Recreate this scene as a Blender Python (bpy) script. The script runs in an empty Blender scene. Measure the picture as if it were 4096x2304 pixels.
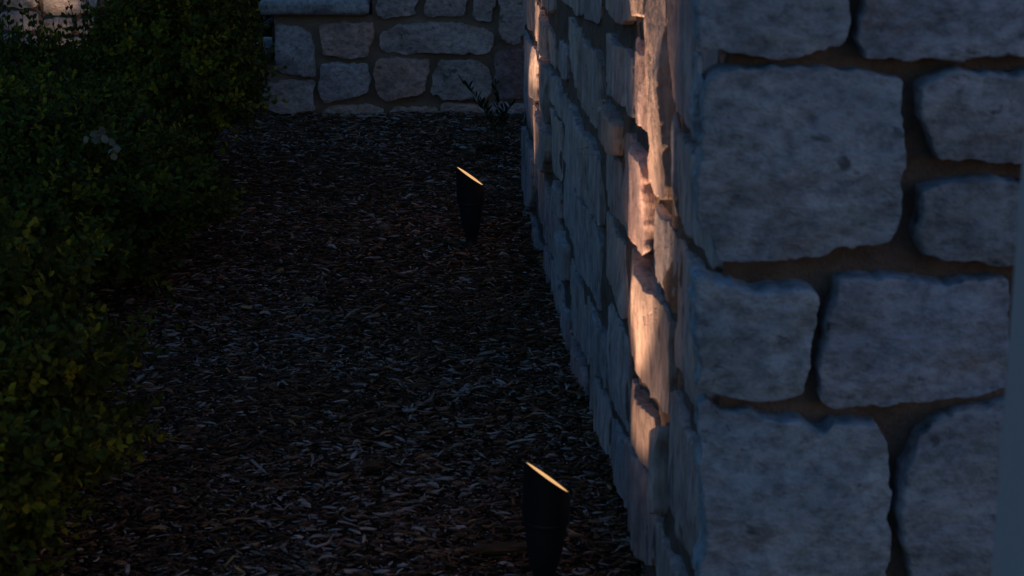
import bpy, math, random
import numpy as np
R = math.radians
rng = np.random.default_rng(7)
random.seed(7)
SC = bpy.context.scene
COL = SC.collection

# ------------------------------------------------------------ camera
H = 1.37; PITCH = R(15.6); FPX = 7555.0
cam = bpy.data.cameras.new("camera")
cam.sensor_width = 36.0; cam.lens = FPX / 4096 * 36.0
cam.clip_start = 0.05; cam.clip_end = 2000
cam.dof.use_dof = True; cam.dof.focus_distance = 5.6; cam.dof.aperture_fstop = 11.0
co = bpy.data.objects.new("camera", cam); COL.objects.link(co)
co.location = (0, 0, H); co.rotation_euler = (math.pi / 2 - PITCH, 0, 0)
SC.camera = co
# ------------------------------------------------------------ world, sun, exposure
w = bpy.data.worlds.new("World"); SC.world = w; w.use_nodes = True
nt = w.node_tree; bg = nt.nodes['Background']
sky = nt.nodes.new('ShaderNodeTexSky'); sky.sky_type = 'NISHITA'; sky.sun_disc = False
sky.sun_elevation = R(2.2); sky.sun_rotation = R(140); sky.air_density = 1.3; sky.dust_density = 0.3; sky.ozone_density = 4.0
nt.links.new(sky.outputs[0], bg.inputs[0]); bg.inputs[1].default_value = 0.10
SC.view_settings.view_transform = 'Standard'; SC.view_settings.look = 'None'
SC.view_settings.gamma = 1; SC.view_settings.exposure = 1.5
LAMP_W = 3.8
LAMP_COL = (1.0, 0.58, 0.34)

# ------------------------------------------------------------ projection helpers
cp, sp = math.cos(PITCH), math.sin(PITCH)
CO = np.array([0, 0, H])
def ray(x, y):
    return np.array([x - 2048.0, FPX * cp + (1152.0 - y) * sp, -FPX * sp + (1152.0 - y) * cp])
def on_plane(x, y, p0, n):
    d = ray(x, y); t = np.dot(np.asarray(p0) - CO, n) / np.dot(d, n); return CO + d * t
def on_ground(x, y, z=0.0): return on_plane(x, y, (0, 0, z), (0, 0, 1))

# ------------------------------------------------------------ noise
def _hash(ix, iy, seed):
    h = (ix * 374761393 + iy * 668265263 + seed * 974634777) & 0xffffffff
    h = ((h ^ (h >> 13)) * 1274126177) & 0xffffffff
    return ((h ^ (h >> 16)) & 0xffff) / 65535.0
def vnoise(x, y, seed=0):
    x = np.asarray(x, float); y = np.asarray(y, float)
    ix = np.floor(x).astype(np.int64); iy = np.floor(y).astype(np.int64)
    fx = x - ix; fy = y - iy; fx = fx * fx * (3 - 2 * fx); fy = fy * fy * (3 - 2 * fy)
    a = _hash(ix, iy, seed); b = _hash(ix + 1, iy, seed); c = _hash(ix, iy + 1, seed); d = _hash(ix + 1, iy + 1, seed)
    return (a * (1 - fx) + b * fx) * (1 - fy) + (c * (1 - fx) + d * fx) * fy - 0.5
def fbm(x, y, seed=0, o=4, g=0.5):
    s = 0; a = 1.0
    for k in range(o):
        s = s + a * vnoise(np.asarray(x) * 2 ** k, np.asarray(y) * 2 ** k, seed + k * 17); a *= g
    return s

# ------------------------------------------------------------ objects helpers
def link(o, parent=None):
    COL.objects.link(o)
    if parent is not None: o.parent = parent
    return o
def tag(o, label=None, cat=None, group=None, kind=None):
    if label: o["label"] = label
    if cat: o["category"] = cat
    if group: o["group"] = group
    if kind: o["kind"] = kind
    return o
def empty(name, loc=(0, 0, 0), rz=0.0):
    o = bpy.data.objects.new(name, None); o.location = loc; o.rotation_euler = (0, 0, rz)
    o.empty_display_size = 0.1; return link(o)
def np_mesh(name, V, F, mat, parent=None, tint=None, smooth=True):
    """V (n,3); F (m,k) all faces the same size, or a list of such arrays; tint (n,4)"""
    Fs = F if isinstance(F, list) else [F]
    me = bpy.data.meshes.new(name)
    V = np.asarray(V, np.float32)
    me.vertices.add(len(V)); me.vertices.foreach_set("co", V.ravel())
    loops = np.concatenate([f.ravel() for f in Fs]).astype(np.int32)
    tot = np.concatenate([np.full(len(f), f.shape[1]) for f in Fs]).astype(np.int32)
    st = np.concatenate([[0], np.cumsum(tot)[:-1]]).astype(np.int32)
    me.loops.add(len(loops)); me.loops.foreach_set("vertex_index", loops)
    me.polygons.add(len(tot)); me.polygons.foreach_set("loop_start", st); me.polygons.foreach_set("loop_total", tot)
    me.update(calc_edges=True)
    if smooth: me.polygons.foreach_set("use_smooth", np.ones(len(tot), bool))
    if tint is not None:
        a = me.color_attributes.new("tint", 'FLOAT_COLOR', 'POINT')
        a.data.foreach_set("color", np.asarray(tint, np.float32).ravel())
    me.materials.append(mat)
    o = bpy.data.objects.new(name, me)
    return link(o, parent)

class MB:
    """collects small shapes into one mesh"""
    def __init__(s): s.V = []; s.F = []; s.n = 0
    def add(s, V, F):
        s.V.append(np.asarray(V, float)); s.F += [[i + s.n for i in f] for f in F]; s.n += len(V); return s
    def box(s, c, d, rz=0.0, bev=0.0):
        c = np.asarray(c, float); hx, hy, hz = [q / 2 for q in d]; b = min(bev, hx, hy, hz)
        prof = [(-hx + b, -hy), (hx - b, -hy), (hx, -hy + b), (hx, hy - b), (hx - b, hy), (-hx + b, hy), (-hx, hy - b), (-hx, -hy + b)] if b else [(-hx, -hy), (hx, -hy), (hx, hy), (-hx, hy)]
        lv = [(-hz, 1 - (b / hx if b else 0), 1 - (b / hy if b else 0)), (-hz + b, 1, 1), (hz - b, 1, 1), (hz, 1 - (b / hx if b else 0), 1 - (b / hy if b else 0))] if b else [(-hz, 1, 1), (hz, 1, 1)]
        V = []; n = len(prof)
        for z, sx, sy in lv:
            for x, y in prof: V.append((x * sx, y * sy, z))
        F = []
        for k in range(len(lv) - 1):
            for i in range(n): F.append([k * n + i, k * n + (i + 1) % n, (k + 1) * n + (i + 1) % n, (k + 1) * n + i])
        F.append(list(range(n))[::-1]); F.append([(len(lv) - 1) * n + i for i in range(n)])
        V = np.array(V); cz, sz = math.cos(rz), math.sin(rz)
        V = np.stack([V[:, 0] * cz - V[:, 1] * sz, V[:, 0] * sz + V[:, 1] * cz, V[:, 2]], 1) + c
        return s.add(V, F)
    def tube(s, pts, rad, n=10, caps=True):
        pts = np.asarray(pts, float); m = len(pts)
        rad = [rad] * m if np.isscalar(rad) else rad
        V = []
        for i in range(m):
            t = pts[min(i + 1, m - 1)] - pts[max(i - 1, 0)]; t /= (np.linalg.norm(t) + 1e-9)
            u = np.cross(t, (0, 0, 1)) if abs(t[2]) < .9 else np.cross(t, (1, 0, 0)); u /= np.linalg.norm(u); v = np.cross(t, u)
            for k in range(n):
                a = 2 * math.pi * k / n; V.append(pts[i] + rad[i] * (math.cos(a) * u + math.sin(a) * v))
        F = []
        for i in range(m - 1):
            for k in range(n): F.append([i * n + k, i * n + (k + 1) % n, (i + 1) * n + (k + 1) % n, (i + 1) * n + k])
        if caps: F.append(list(range(n))[::-1]); F.append([(m - 1) * n + k for k in range(n)])
        return s.add(V, F)
    def lathe(s, prof, n=40, top=None):
        """prof: (r, z) list. top(x, y) gives z of points whose z is None"""
        V = []; F = []; m = len(prof)
        for r, z in prof:
            for k in range(n):
                a = 2 * math.pi * k / n; x, y = r * math.cos(a), r * math.sin(a)
                V.append((x, y, top(x, y) + z[1] if isinstance(z, tuple) else z))
        for i in range(m - 1):
            for k in range(n): F.append([i * n + k, i * n + (k + 1) % n, (i + 1) * n + (k + 1) % n, (i + 1) * n + k])
        return s.add(V, F)
    def build(s, name, mat, parent=None, smooth=True, angle=35):
        me = bpy.data.meshes.new(name); me.from_pydata(np.concatenate(s.V).tolist(), [], s.F); me.materials.append(mat)
        if smooth:
            me.polygons.foreach_set("use_smooth", np.ones(len(me.polygons), bool))
            try: me.set_sharp_from_angle(angle=R(angle))
            except Exception: pass
        return link(bpy.data.objects.new(name, me), parent)

# ------------------------------------------------------------ materials
def new_mat(name):
    m = bpy.data.materials.new(name); m.use_nodes = True
    return m, m.node_tree, m.node_tree.nodes['Principled BSDF']
def N(t, kind, **kw):
    n = t.nodes.new(kind)
    for k, v in kw.items(): setattr(n, k, v)
    return n
def noise_node(t, vec, scale, detail=5, rough=.6, dist=0.0):
    n = N(t, 'ShaderNodeTexNoise'); n.inputs['Scale'].default_value = scale; n.inputs['Detail'].default_value = detail
    n.inputs['Roughness'].default_value = rough; n.inputs['Distortion'].default_value = dist
    if vec is not None: t.links.new(vec, n.inputs['Vector'])
    return n
def ramp(t, fac, stops):
    r = N(t, 'ShaderNodeValToRGB'); e = r.color_ramp.elements
    while len(e) < len(stops): e.new(0.5)
    for i, (p, c) in enumerate(stops):
        e[i].position = p; e[i].color = (c, c, c, 1) if np.isscalar(c) else (*c, 1)
    t.links.new(fac, r.inputs[0]); return r.outputs[0]
def mix(t, a, b, fac, mode='MIX'):
    n = N(t, 'ShaderNodeMix', data_type='RGBA', blend_type=mode)
    for s, v in ((n.inputs[0], fac), (n.inputs[6], a), (n.inputs[7], b)):
        if hasattr(v, 'links') or hasattr(v, 'is_output'): t.links.new(v, s)
        elif np.isscalar(v): s.default_value = v
        else: s.default_value = (*v, 1)
    return n.outputs[2]

def stone_mat(name, streak=(1, 1, 1), rust=0.5):
    m, t, b = new_mat(name)
    tc = N(t, 'ShaderNodeTexCoord'); at = N(t, 'ShaderNodeAttribute', attribute_name='tint')
    mp = N(t, 'ShaderNodeMapping'); mp.inputs['Scale'].default_value = streak
    t.links.new(tc.outputs['Object'], mp.inputs[0])
    add = N(t, 'ShaderNodeVectorMath', operation='ADD')
    sc = N(t, 'ShaderNodeVectorMath', operation='SCALE'); sc.inputs['Scale'].default_value = 37.0
    t.links.new(at.outputs['Alpha'], sc.inputs[0]); t.links.new(at.outputs['Color'], sc.inputs[0])
    t.links.new(mp.outputs[0], add.inputs[0]); t.links.new(sc.outputs[0], add.inputs[1])
    v = add.outputs[0]
    n1 = noise_node(t, v, 7, 6, .62, .6); n2 = noise_node(t, v, 45, 5, .7); n3 = noise_node(t, v, 3.2, 3, .5, 1.0); n4 = noise_node(t, v, 160, 3, .6)
    base = mix(t, at.outputs['Color'], (0.95, 0.95, 1.0), ramp(t, n1.outputs[0], [(.35, 0), (.75, .28)]), 'MIX')
    base = mix(t, base, ramp(t, n2.outputs[0], [(.30, .42), (.60, 1.2)]), .85, 'MULTIPLY')
    veins = ramp(t, n3.outputs[0], [(.44, 0), (.487, .5), (.503, .5), (.55, 0)])
    vm = N(t, 'ShaderNodeMath', operation='MULTIPLY'); t.links.new(veins, vm.inputs[0]); t.links.new(ramp(t, n1.outputs[0], [(.46, 0), (.7, 1)]), vm.inputs[1])
    base = mix(t, base, (.12, .075, .085), vm.outputs[0])
    n5 = noise_node(t, v, 5.0, 6, .7, .4)
    base = mix(t, base, (.34, .17, .08), ramp(t, n5.outputs[0], [(.60, 0), (.72, rust)]))
    n6 = noise_node(t, v, 24, 3, .55, .3); n7 = noise_node(t, v, 2.6, 5, .65, .8)
    base = mix(t, base, ramp(t, n6.outputs[0], [(.29, .32), (.37, 1)]), .85, 'MULTIPLY')
    base = mix(t, base, ramp(t, n7.outputs[0], [(.33, .55), (.52, 1.0), (.7, 1.18)]), .8, 'MULTIPLY')
    pit = ramp(t, n4.outputs[0], [(.24, .35), (.36, 1)])
    base = mix(t, base, pit, .8, 'MULTIPLY')
    t.links.new(base, b.inputs['Base Color']); b.inputs['Roughness'].default_value = .88
    b.inputs['Specular IOR Level'].default_value = .25
    bp = N(t, 'ShaderNodeBump'); bp.inputs['Strength'].default_value = .8; bp.inputs['Distance'].default_value = .008
    hm = N(t, 'ShaderNodeMath', operation='ADD'); t.links.new(n2.outputs[0], hm.inputs[0])
    h2 = N(t, 'ShaderNodeMath', operation='MULTIPLY'); h2.inputs[1].default_value = .35; t.links.new(n4.outputs[0], h2.inputs[0]); t.links.new(h2.outputs[0], hm.inputs[1])
    t.links.new(hm.outputs[0], bp.inputs['Height']); t.links.new(bp.outputs[0], b.inputs['Normal'])
    return m
M_STONE = stone_mat('split_stone', (.9, .9, 1.35), .4)
M_STONE_V = stone_mat('split_stone_vertical_grain', (1.6, 1.0, .35), .5)

def simple(name, c1, c2, scale=20, rough=.8, bump=.3, bd=.004, spec=.3, metal=0.0, stretch=(1, 1, 1)):
    m, t, b = new_mat(name); tc = N(t, 'ShaderNodeTexCoord')
    mp = N(t, 'ShaderNodeMapping'); mp.inputs['Scale'].default_value = stretch; t.links.new(tc.outputs['Object'], mp.inputs[0])
    n = noise_node(t, mp.outputs[0], scale, 6, .65); n2 = noise_node(t, mp.outputs[0], scale * 9, 4, .6)
    t.links.new(mix(t, c1, c2, ramp(t, n.outputs[0], [(.3, 0), (.7, 1)])), b.inputs['Base Color'])
    b.inputs['Roughness'].default_value = rough; b.inputs['Specular IOR Level'].default_value = spec; b.inputs['Metallic'].default_value = metal
    if bump:
        bp = N(t, 'ShaderNodeBump'); bp.inputs['Strength'].default_value = bump; bp.inputs['Distance'].default_value = bd
        t.links.new(n2.outputs[0], bp.inputs['Height']); t.links.new(bp.outputs[0], b.inputs['Normal'])
    return m
M_MORTAR = simple('sandy_mortar', (.15, .115, .10), (.30, .235, .20), 22, .95, 1.0, .010, .1)
M_MORTAR_B = simple('tan_mortar', (.26, .18, .13), (.38, .27, .20), 14, .95, .6, .006, .1)
M_SOIL = simple('dark_soil', (.035, .024, .018), (.08, .056, .042), 40, .95, .8, .02, .1)
M_POST = simple('painted_post', (.55, .55, .60), (.58, .58, .63), 5, .5, .05, .001, .4)
M_BLACK = simple('black_lamp_metal', (.014, .016, .019), (.022, .025, .030), 30, .45, .15, .0006, .4)
M_SHROUD_IN = simple('lamp_shroud_metal', (.010, .010, .011), (.016, .016, .018), 40, .5, .1, .0005, .35)
M_RAIL = simple('black_rail_metal', (.012, .014, .018), (.02, .022, .028), 25, .4, .1, .0008, .5)
M_BARK = simple('shrub_bark', (.05, .035, .022), (.09, .065, .04), 40, .9, .5, .003, .1, stretch=(1, 1, .3))
M_COPE = stone_mat('coping_stone', (1, 1, 1), .25)
M_SLAB = simple('hewn_grey_slab', (.28, .28, .29), (.42, .40, .39), 9, .9, .7, .01, .15)
M_STRAW = simple('dry_stem', (.14, .10, .06), (.22, .16, .10), 30, .8, .2, .001, .2)
M_CHUNK = simple('brown_bark_chunk', (.09, .045, .025), (.17, .10, .06), 30, .9, .8, .004, .15)
M_PEBBLE = simple('tan_pebble', (.20, .15, .10), (.28, .22, .16), 30, .85, .5, .002, .2)

m, t, b = new_mat('lamp_lens'); M_LENS = m
b.inputs['Base Color'].default_value = (.8, .6, .4, 1)
b.inputs['Emission Color'].default_value = (1.0, .55, .21, 1); b.inputs['Emission Strength'].default_value = 0.29

def attr_mat(name, rough, spec, transl=0.0, bump=0.0):
    m, t, b = new_mat(name); at = N(t, 'ShaderNodeAttribute', attribute_name='tint')
    tc = N(t, 'ShaderNodeTexCoord'); n = noise_node(t, tc.outputs['Object'], 120, 3, .6)
    c = mix(t, at.outputs['Color'], ramp(t, n.outputs[0], [(.3, .6), (.65, 1.15)]), .8, 'MULTIPLY')
    t.links.new(c, b.inputs['Base Color']); b.inputs['Roughness'].default_value = rough; b.inputs['Specular IOR Level'].default_value = spec
    if bump:
        bp = N(t, 'ShaderNodeBump'); bp.inputs['Strength'].default_value = bump; bp.inputs['Distance'].default_value = .002
        t.links.new(n.outputs[0], bp.inputs['Height']); t.links.new(bp.outputs[0], b.inputs['Normal'])
    if transl:
        tr = N(t, 'ShaderNodeBsdfTranslucent'); t.links.new(c, tr.inputs[0])
        ms = N(t, 'ShaderNodeMixShader'); ms.inputs[0].default_value = transl
        out = t.nodes['Material Output']; t.links.new(b.outputs[0], ms.inputs[1]); t.links.new(tr.outputs[0], ms.inputs[2]); t.links.new(ms.outputs[0], out.inputs[0])
    return m
M_LEAF = attr_mat('boxwood_leaf', .6, .12, .25)
M_CHIP = attr_mat('wood_chip', .85, .2, 0, .4)

# ------------------------------------------------------------ stones
def chaikin(P, k=1, q=.18):
    P = np.asarray(P, float)
    for _ in range(k):
        A = P; B = np.roll(P, -1, 0)
        P = np.stack([A * (1 - q) + B * q, A * q + B * (1 - q)], 1).reshape(-1, 2)
    return P
def resample(P, n):
    Q = np.vstack([P, P[:1]]); d = np.r_[0, np.cumsum(np.linalg.norm(np.diff(Q, axis=0), axis=1))]
    s = np.linspace(0, d[-1], n, endpoint=False)
    return np.stack([np.interp(s, d, Q[:, 0]), np.interp(s, d, Q[:, 1])], 1), d[-1]
class StoneSet:
    def __init__(s, O, du, dv, dn): s.O, s.du, s.dv, s.dn = [np.asarray(q, float) for q in (O, du, dv, dn)]; s.V = []; s.F = []; s.T = []; s.n = 0
    def stone(s, poly, p, seed, tint, step=.005, edge=.012, rough=.003, grain=(1, 1), facet=.35, back=.012, wob=.003, round_=1, terr=0.0):
        P = chaikin(poly, round_)
        P = chaikin(P, 1, .25 if round_ else .13)
        L = np.linalg.norm(np.diff(np.vstack([P, P[:1]]), axis=0), axis=1).sum()
        n = int(max(28, min(300, L / step)))
        P, _ = resample(P, n)
        area = 0.5 * np.sum(P[:, 0] * np.roll(P[:, 1], -1) - np.roll(P[:, 0], -1) * P[:, 1])
        if area < 0: P = P[::-1].copy()
        c = P.mean(0)
        T = np.roll(P, -1, 0) - np.roll(P, 1, 0); T /= (np.linalg.norm(T, axis=1)[:, None] + 1e-9); Nn = np.stack([T[:, 1], -T[:, 0]], 1)
        P = P + Nn * (fbm(P[:, 0] * 28 + seed, P[:, 1] * 28, seed, 4, .6) * wob * 2.6)[:, None]
        rad = np.linalg.norm(P - c, axis=1); rm = np.mean(rad)
        ne = 5; din = [0, .10, .3, .6, 1.0]
        nr = int(max(4, min(44, rm / step * .8)))
        rr = random.Random(seed)
        # chiselled facets: a few tilted planes cut the face
        planes = []
        for _ in range(5):
            a = rr.uniform(0, 2 * math.pi); planes.append((math.cos(a) * grain[0] ** .5, math.sin(a) / grain[0] ** .5, rr.uniform(.1, facet), rr.uniform(.2, .8) * rm))
        V = []
        def face_h(q, d):
            h = p * (1 - (1 - np.clip(d / edge, 0, 1)) ** 2.4 * .24)
            for ax, ay, sl, off in planes:
                h = np.minimum(h, p - sl * ((q[:, 0] - c[0]) * ax + (q[:, 1] - c[1]) * ay - off))
            h = np.maximum(h, p * .45)
            if terr:
                tn = fbm(q[:, 0] * 10 + seed * 1.7, q[:, 1] * 1.3, seed + 9, 2, .4) * 4
                st_ = np.floor(tn); fr = np.clip((tn - st_) / .16, 0, 1); h = h + (st_ + fr) * terr * p
            h = h + fbm(q[:, 0] * 14 * grain[0] + seed * 3.1, q[:, 1] * 14 * grain[1], seed, 5, .58) * rough * 3.0
            h = h - np.abs(fbm(q[:, 0] * 9 * grain[0] - seed, q[:, 1] * 9 * grain[1] + 7, seed + 4, 4, .6)) * rough * 3.4
            return h
        V.append(np.c_[P, np.full(n, -back)])
        V.append(np.c_[P, np.full(n, p * .18)])
        rings = [0, edge * .12, edge * .3, edge * .6, edge]
        sfr = []
        for d in rings: sfr.append(('d', d))
        for k in range(1, nr): sfr.append(('s', k / nr))
        for kind, q in sfr:
            if kind == 'd': s_ = 1 - q / np.maximum(rad, edge * 1.3)
            else:
                s0 = 1 - edge / np.maximum(rad, edge * 1.3); s_ = s0 * (1 - q)
            Q = c + (P - c) * s_[:, None]; d = rad * (1 - s_)
            V.append(np.c_[Q, face_h(Q, d)])
        R_ = len(V); V = np.concatenate(V); Q = np.array([[c[0], c[1]]]); V = np.vstack([V, np.c_[Q, face_h(Q, np.array([rm]))]])
        i = np.arange(n); j = (i + 1) % n; F = []
        for k in range(R_ - 1): F.append(np.stack([k * n + i, k * n + j, (k + 1) * n + j, (k + 1) * n + i], 1))
        F = np.concatenate(F); tri = np.stack([(R_ - 1) * n + i, (R_ - 1) * n + j, np.full(n, R_ * n), np.full(n, R_ * n)], 1)
        W = s.O + V[:, :1] * s.du + V[:, 1:2] * s.dv + V[:, 2:] * s.dn
        s.V.append(W); s.F.append(F + s.n); s.T.append((tri[:, :3] + s.n)); s.n += len(W)
        s.tints = getattr(s, 'tints', []); s.tints.append(np.tile([*tint, rr.random()], (len(W), 1)))
    def build(s, name, mat, parent):
        Fs = [np.concatenate(s.F), np.concatenate(s.T)]
        if np.dot(np.cross(s.du, s.dv), s.dn) < 0: Fs = [f[:, ::-1] for f in Fs]
        return np_mesh(name, np.concatenate(s.V) - getattr(s, 'off', 0), Fs, mat, parent, np.concatenate(s.tints))
def fill(polys, u0, u1, v0, v1, seed, cell=.01, mw=(.16, .40), mh=(.12, .26), gap=.02, grow=1):
    """free rectangles between the given polygons"""
    r = random.Random(seed); nu = int((u1 - u0) / cell); nv = int((v1 - v0) / cell)
    U, Vv = np.meshgrid(u0 + (np.arange(nu) + .5) * cell, v0 + (np.arange(nv) + .5) * cell)
    occ = np.zeros((nv, nu), bool)
    for P in polys:
        P = np.asarray(P); ins = np.zeros_like(occ)
        for a, b_ in zip(P, np.roll(P, -1, 0)):
            if a[1] == b_[1]: continue
            cnd = ((a[1] > Vv) != (b_[1] > Vv)) & (U < (b_[0] - a[0]) * (Vv - a[1]) / (b_[1] - a[1]) + a[0]); ins ^= cnd
        occ |= ins
    g = max(1, int(gap / cell)); o2 = occ.copy()
    for dy in range(-g, g + 1):
        for dx in range(-g, g + 1):
            o2 |= np.roll(np.roll(occ, dy, 0), dx, 1)
    occ = o2; out = []
    for i in range(nv):
        for j in range(nu):
            if occ[i, j]: continue
            W = int(r.uniform(*mw) / cell); Hh = int(r.uniform(*mh) / cell)
            if i > 0 and out: pass
            k = j
            while k < nu and k - j < W and not occ[i, k]: k += 1
            if nu - k < W * .4 and not occ[i, j:].any(): k = nu
            l = i
            while l < nv and l - i < Hh and not occ[l, j:k].any(): l += 1
            wd, hd = (k - j) * cell, (l - i) * cell
            if wd > .05 and hd > .05:
                out.append((u0 + j * cell, v0 + i * cell, u0 + k * cell, v0 + l * cell))
            occ[i:min(nv, l + g), j:min(nu, k + g)] = True
    return out
def rough_rect(r, a, b_, c, d, q=.012):
    """irregular quad-ish outline"""
    J = lambda: r.uniform(-q, q)
    w_, h_ = c - a, d - b_
    P = [(a + J(), b_ + J()), (a + w_ * r.uniform(.3, .7), b_ + J() * .5), (c + J(), b_ + J()), (c + J() * .5, b_ + h_ * r.uniform(.3, .7)),
         (c + J(), d + J()), (a + w_ * r.uniform(.3, .7), d + J() * .5), (a + J(), d + J()), (a + J() * .5, b_ + h_ * r.uniform(.3, .7))]
    if r.random() < .45:
        k = r.choice([0, 2, 4, 6]); P[k] = (P[k][0] + (w_ * .12 if P[k][0] < a + w_ / 2 else -w_ * .12), P[k][1] + (h_ * .14 if P[k][1] < b_ + h_ / 2 else -h_ * .14))
    return P
GREY = [(.40, .41, .42), (.44, .44, .43), (.37, .39, .41), (.46, .43, .40), (.42, .37, .36), (.35, .37, .40)]
def tintof(r, base=GREY, j=.03):
    c = r.choice(base); k = r.uniform(-j, j); return tuple(max(.05, q + k + r.uniform(-.01, .01)) for q in c)

# ============================================================ near stone wall (front face + long side face)
A3 = R(3.7); OFF = .018
d1 = np.array([-math.sin(A3), math.cos(A3), 0]); nS = np.array([-math.cos(A3), -math.sin(A3), 0])
B2 = R(1.2); d2 = np.array([math.cos(B2), math.sin(B2), 0]); nF = np.array([math.sin(B2), -math.cos(B2), 0])
O = on_ground(2785, 3106)                       # outer corner on the ground
UP = np.array([0, 0, 1.0])
Oin = O - nS * OFF - nF * .02                   # mortar corner
wall = empty('stone_wall', tuple(O)); WOFF = O
tag(wall, 'rough split-stone wall nearest the camera, filling the right half and receding past the two lamps', 'stone wall')
def local(S):
    S.off = WOFF; return S
# front face
def imgpoly(pts, s, ox, oy, p0, n, O_, du):
    out = []
    for x, y in pts:
        w_ = on_plane(ox + x / s, oy + y / s, p0, n) - O_; out.append((float(np.dot(w_, du)), float(w_[2])))
    return out
FS = StoneSet(Oin, d2, UP, nF)
pf = Oin + nF * .03
C5 = (1.26, 2700, 0); C6 = (1.2557, 2700, 1150)
front = [
 (C5, [(100,-160),(865,-160),(862,170),(835,225),(740,278),(500,292),(370,285),(200,255),(100,243)], .034, (.33,.37,.41)),
 (C5, [(950,-160),(1500,-170),(1950,-160),(1950,290),(1500,300),(1250,298),(950,300),(930,250),(912,190),(935,60)], .030, (.38,.39,.43)),
 (C5, [(165,390),(190,350),(300,340),(420,358),(520,338),(800,345),(1000,370),(1100,408),(1140,410),(1150,600),(1145,800),(1140,980),(1130,1130),(1095,1200),(1030,1245),(850,1242),(700,1275),(600,1270),(480,1290),(330,1325),(215,1330),(190,1180),(110,1130),(130,900),(140,650),(150,480)], .042, (.36,.39,.42)),
 (C5, [(1225,430),(1320,400),(1340,375),(1420,360),(1650,385),(1850,360),(1980,370),(1980,830),(1600,825),(1330,808),(1305,760),(1290,690),(1240,610),(1225,500)], .032, (.41,.41,.43)),
 (C5, [(1228,930),(1450,918),(1960,925),(1960,1340),(1400,1325),(1310,1318),(1250,1260),(1215,1180),(1220,1050)], .034, (.40,.41,.43)),
 (C5, [(108,285),(150,290),(140,500),(124,640),(120,720),(103,700)], .020, (.36,.38,.40)),
 (C6, [(100,-60),(160,-68),(200,-30),(420,0),(700,5),(705,150),(685,300),(655,480),(640,548),(500,560),(380,558),(250,545),(160,530),(110,500),(105,200)], .036, (.37,.42,.45)),
 (C6, [(800,-30),(850,-50),(1000,-60),(1180,-52),(1240,-40),(1300,-30),(1500,-50),(1670,-45),(1680,0),(1670,200),(1665,400),(1655,510),(1450,550),(1250,572),(1050,590),(900,605),(790,590),(730,555),(725,480),(745,300),(770,150),(795,60)], .034, (.37,.38,.42)),
 (C6, [(115,600),(170,570),(215,620),(450,650),(620,670),(660,710),(750,722),(790,680),(900,672),(1032,678),(1040,760),(1060,900),(1075,1080),(1040,1140),(1050,1190),(1090,1240),(1080,1350),(1060,1450),(1055,1600),(400,1620),(120,1600),(125,1300),(130,900)], .040, (.37,.41,.44)),
 (C6, [(1220,740),(1290,680),(1400,640),(1530,600),(1660,580),(1800,570),(1800,1600),(1190,1600),(1170,1400),(1135,1250),(1130,1100),(1135,950),(1180,880)], .036, (.41,.41,.43)),
]
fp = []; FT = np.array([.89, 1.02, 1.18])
for k, ((s_, ox, oy), pts, p, tn) in enumerate(front):
    P = imgpoly(pts, s_, ox, oy, pf, nF, Oin, d2); fp.append(P)
    FS.stone(P, p + .010, 100 + k, tuple(np.array(tn) * FT), .0042, .0050, .0020, (.8, 1.2), .18, .012, .0038, 0)
FW, TOPF = 1.9, 1.24
rf = random.Random(3)
for k, q in enumerate(fill(fp, .0, FW - .02, -.05, TOPF - .05, 5, .012)):
    FS.stone(rough_rect(rf, *q, .009), rf.uniform(.036, .05), 300 + k, tuple(np.array(tintof(rf)) * FT), .008, .006, .0022, (1, 1), .2)
local(FS).build('front_stones', M_STONE, wall)
# side face, (x_near, x_far, y_top, y_bottom, protrusion, tint) in picture pixels, projected on the wall's outer plane
SS = StoneSet(Oin, d1, UP, nS)
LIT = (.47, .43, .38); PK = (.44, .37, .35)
side = [
 (2780,2672,-200,500,.040,(.38,.34,.36)), (2785,2690,560,960,.038,GREY[2]),
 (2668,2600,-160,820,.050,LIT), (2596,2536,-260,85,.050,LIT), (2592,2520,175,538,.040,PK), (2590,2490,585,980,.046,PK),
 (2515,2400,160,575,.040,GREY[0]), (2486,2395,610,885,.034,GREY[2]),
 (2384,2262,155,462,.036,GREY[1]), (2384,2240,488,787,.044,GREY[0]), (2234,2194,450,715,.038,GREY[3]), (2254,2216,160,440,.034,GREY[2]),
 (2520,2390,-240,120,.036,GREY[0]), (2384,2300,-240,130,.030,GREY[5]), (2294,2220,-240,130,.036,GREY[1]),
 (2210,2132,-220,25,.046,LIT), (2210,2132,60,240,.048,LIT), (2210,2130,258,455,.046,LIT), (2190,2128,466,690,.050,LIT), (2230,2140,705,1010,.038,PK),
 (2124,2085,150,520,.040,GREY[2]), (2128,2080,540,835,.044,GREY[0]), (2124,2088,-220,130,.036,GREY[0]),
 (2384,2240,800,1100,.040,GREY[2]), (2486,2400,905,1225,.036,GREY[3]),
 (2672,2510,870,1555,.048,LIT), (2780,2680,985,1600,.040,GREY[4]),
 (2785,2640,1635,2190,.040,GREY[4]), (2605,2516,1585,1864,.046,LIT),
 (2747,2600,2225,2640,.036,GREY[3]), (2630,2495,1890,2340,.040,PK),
 (2495,2414,1260,1675,.036,GREY[0]), (2508,2432,1700,2010,.038,GREY[5]), (2430,2345,1545,1810,.034,GREY[1]), (2410,2345,1245,1522,.040,GREY[2]),
 (2342,2262,1120,1400,.036,GREY[1]),
]
ST = np.array([1.18, 1.0, 1.0]); po = O.copy(); spl = []; placed = []
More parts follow.
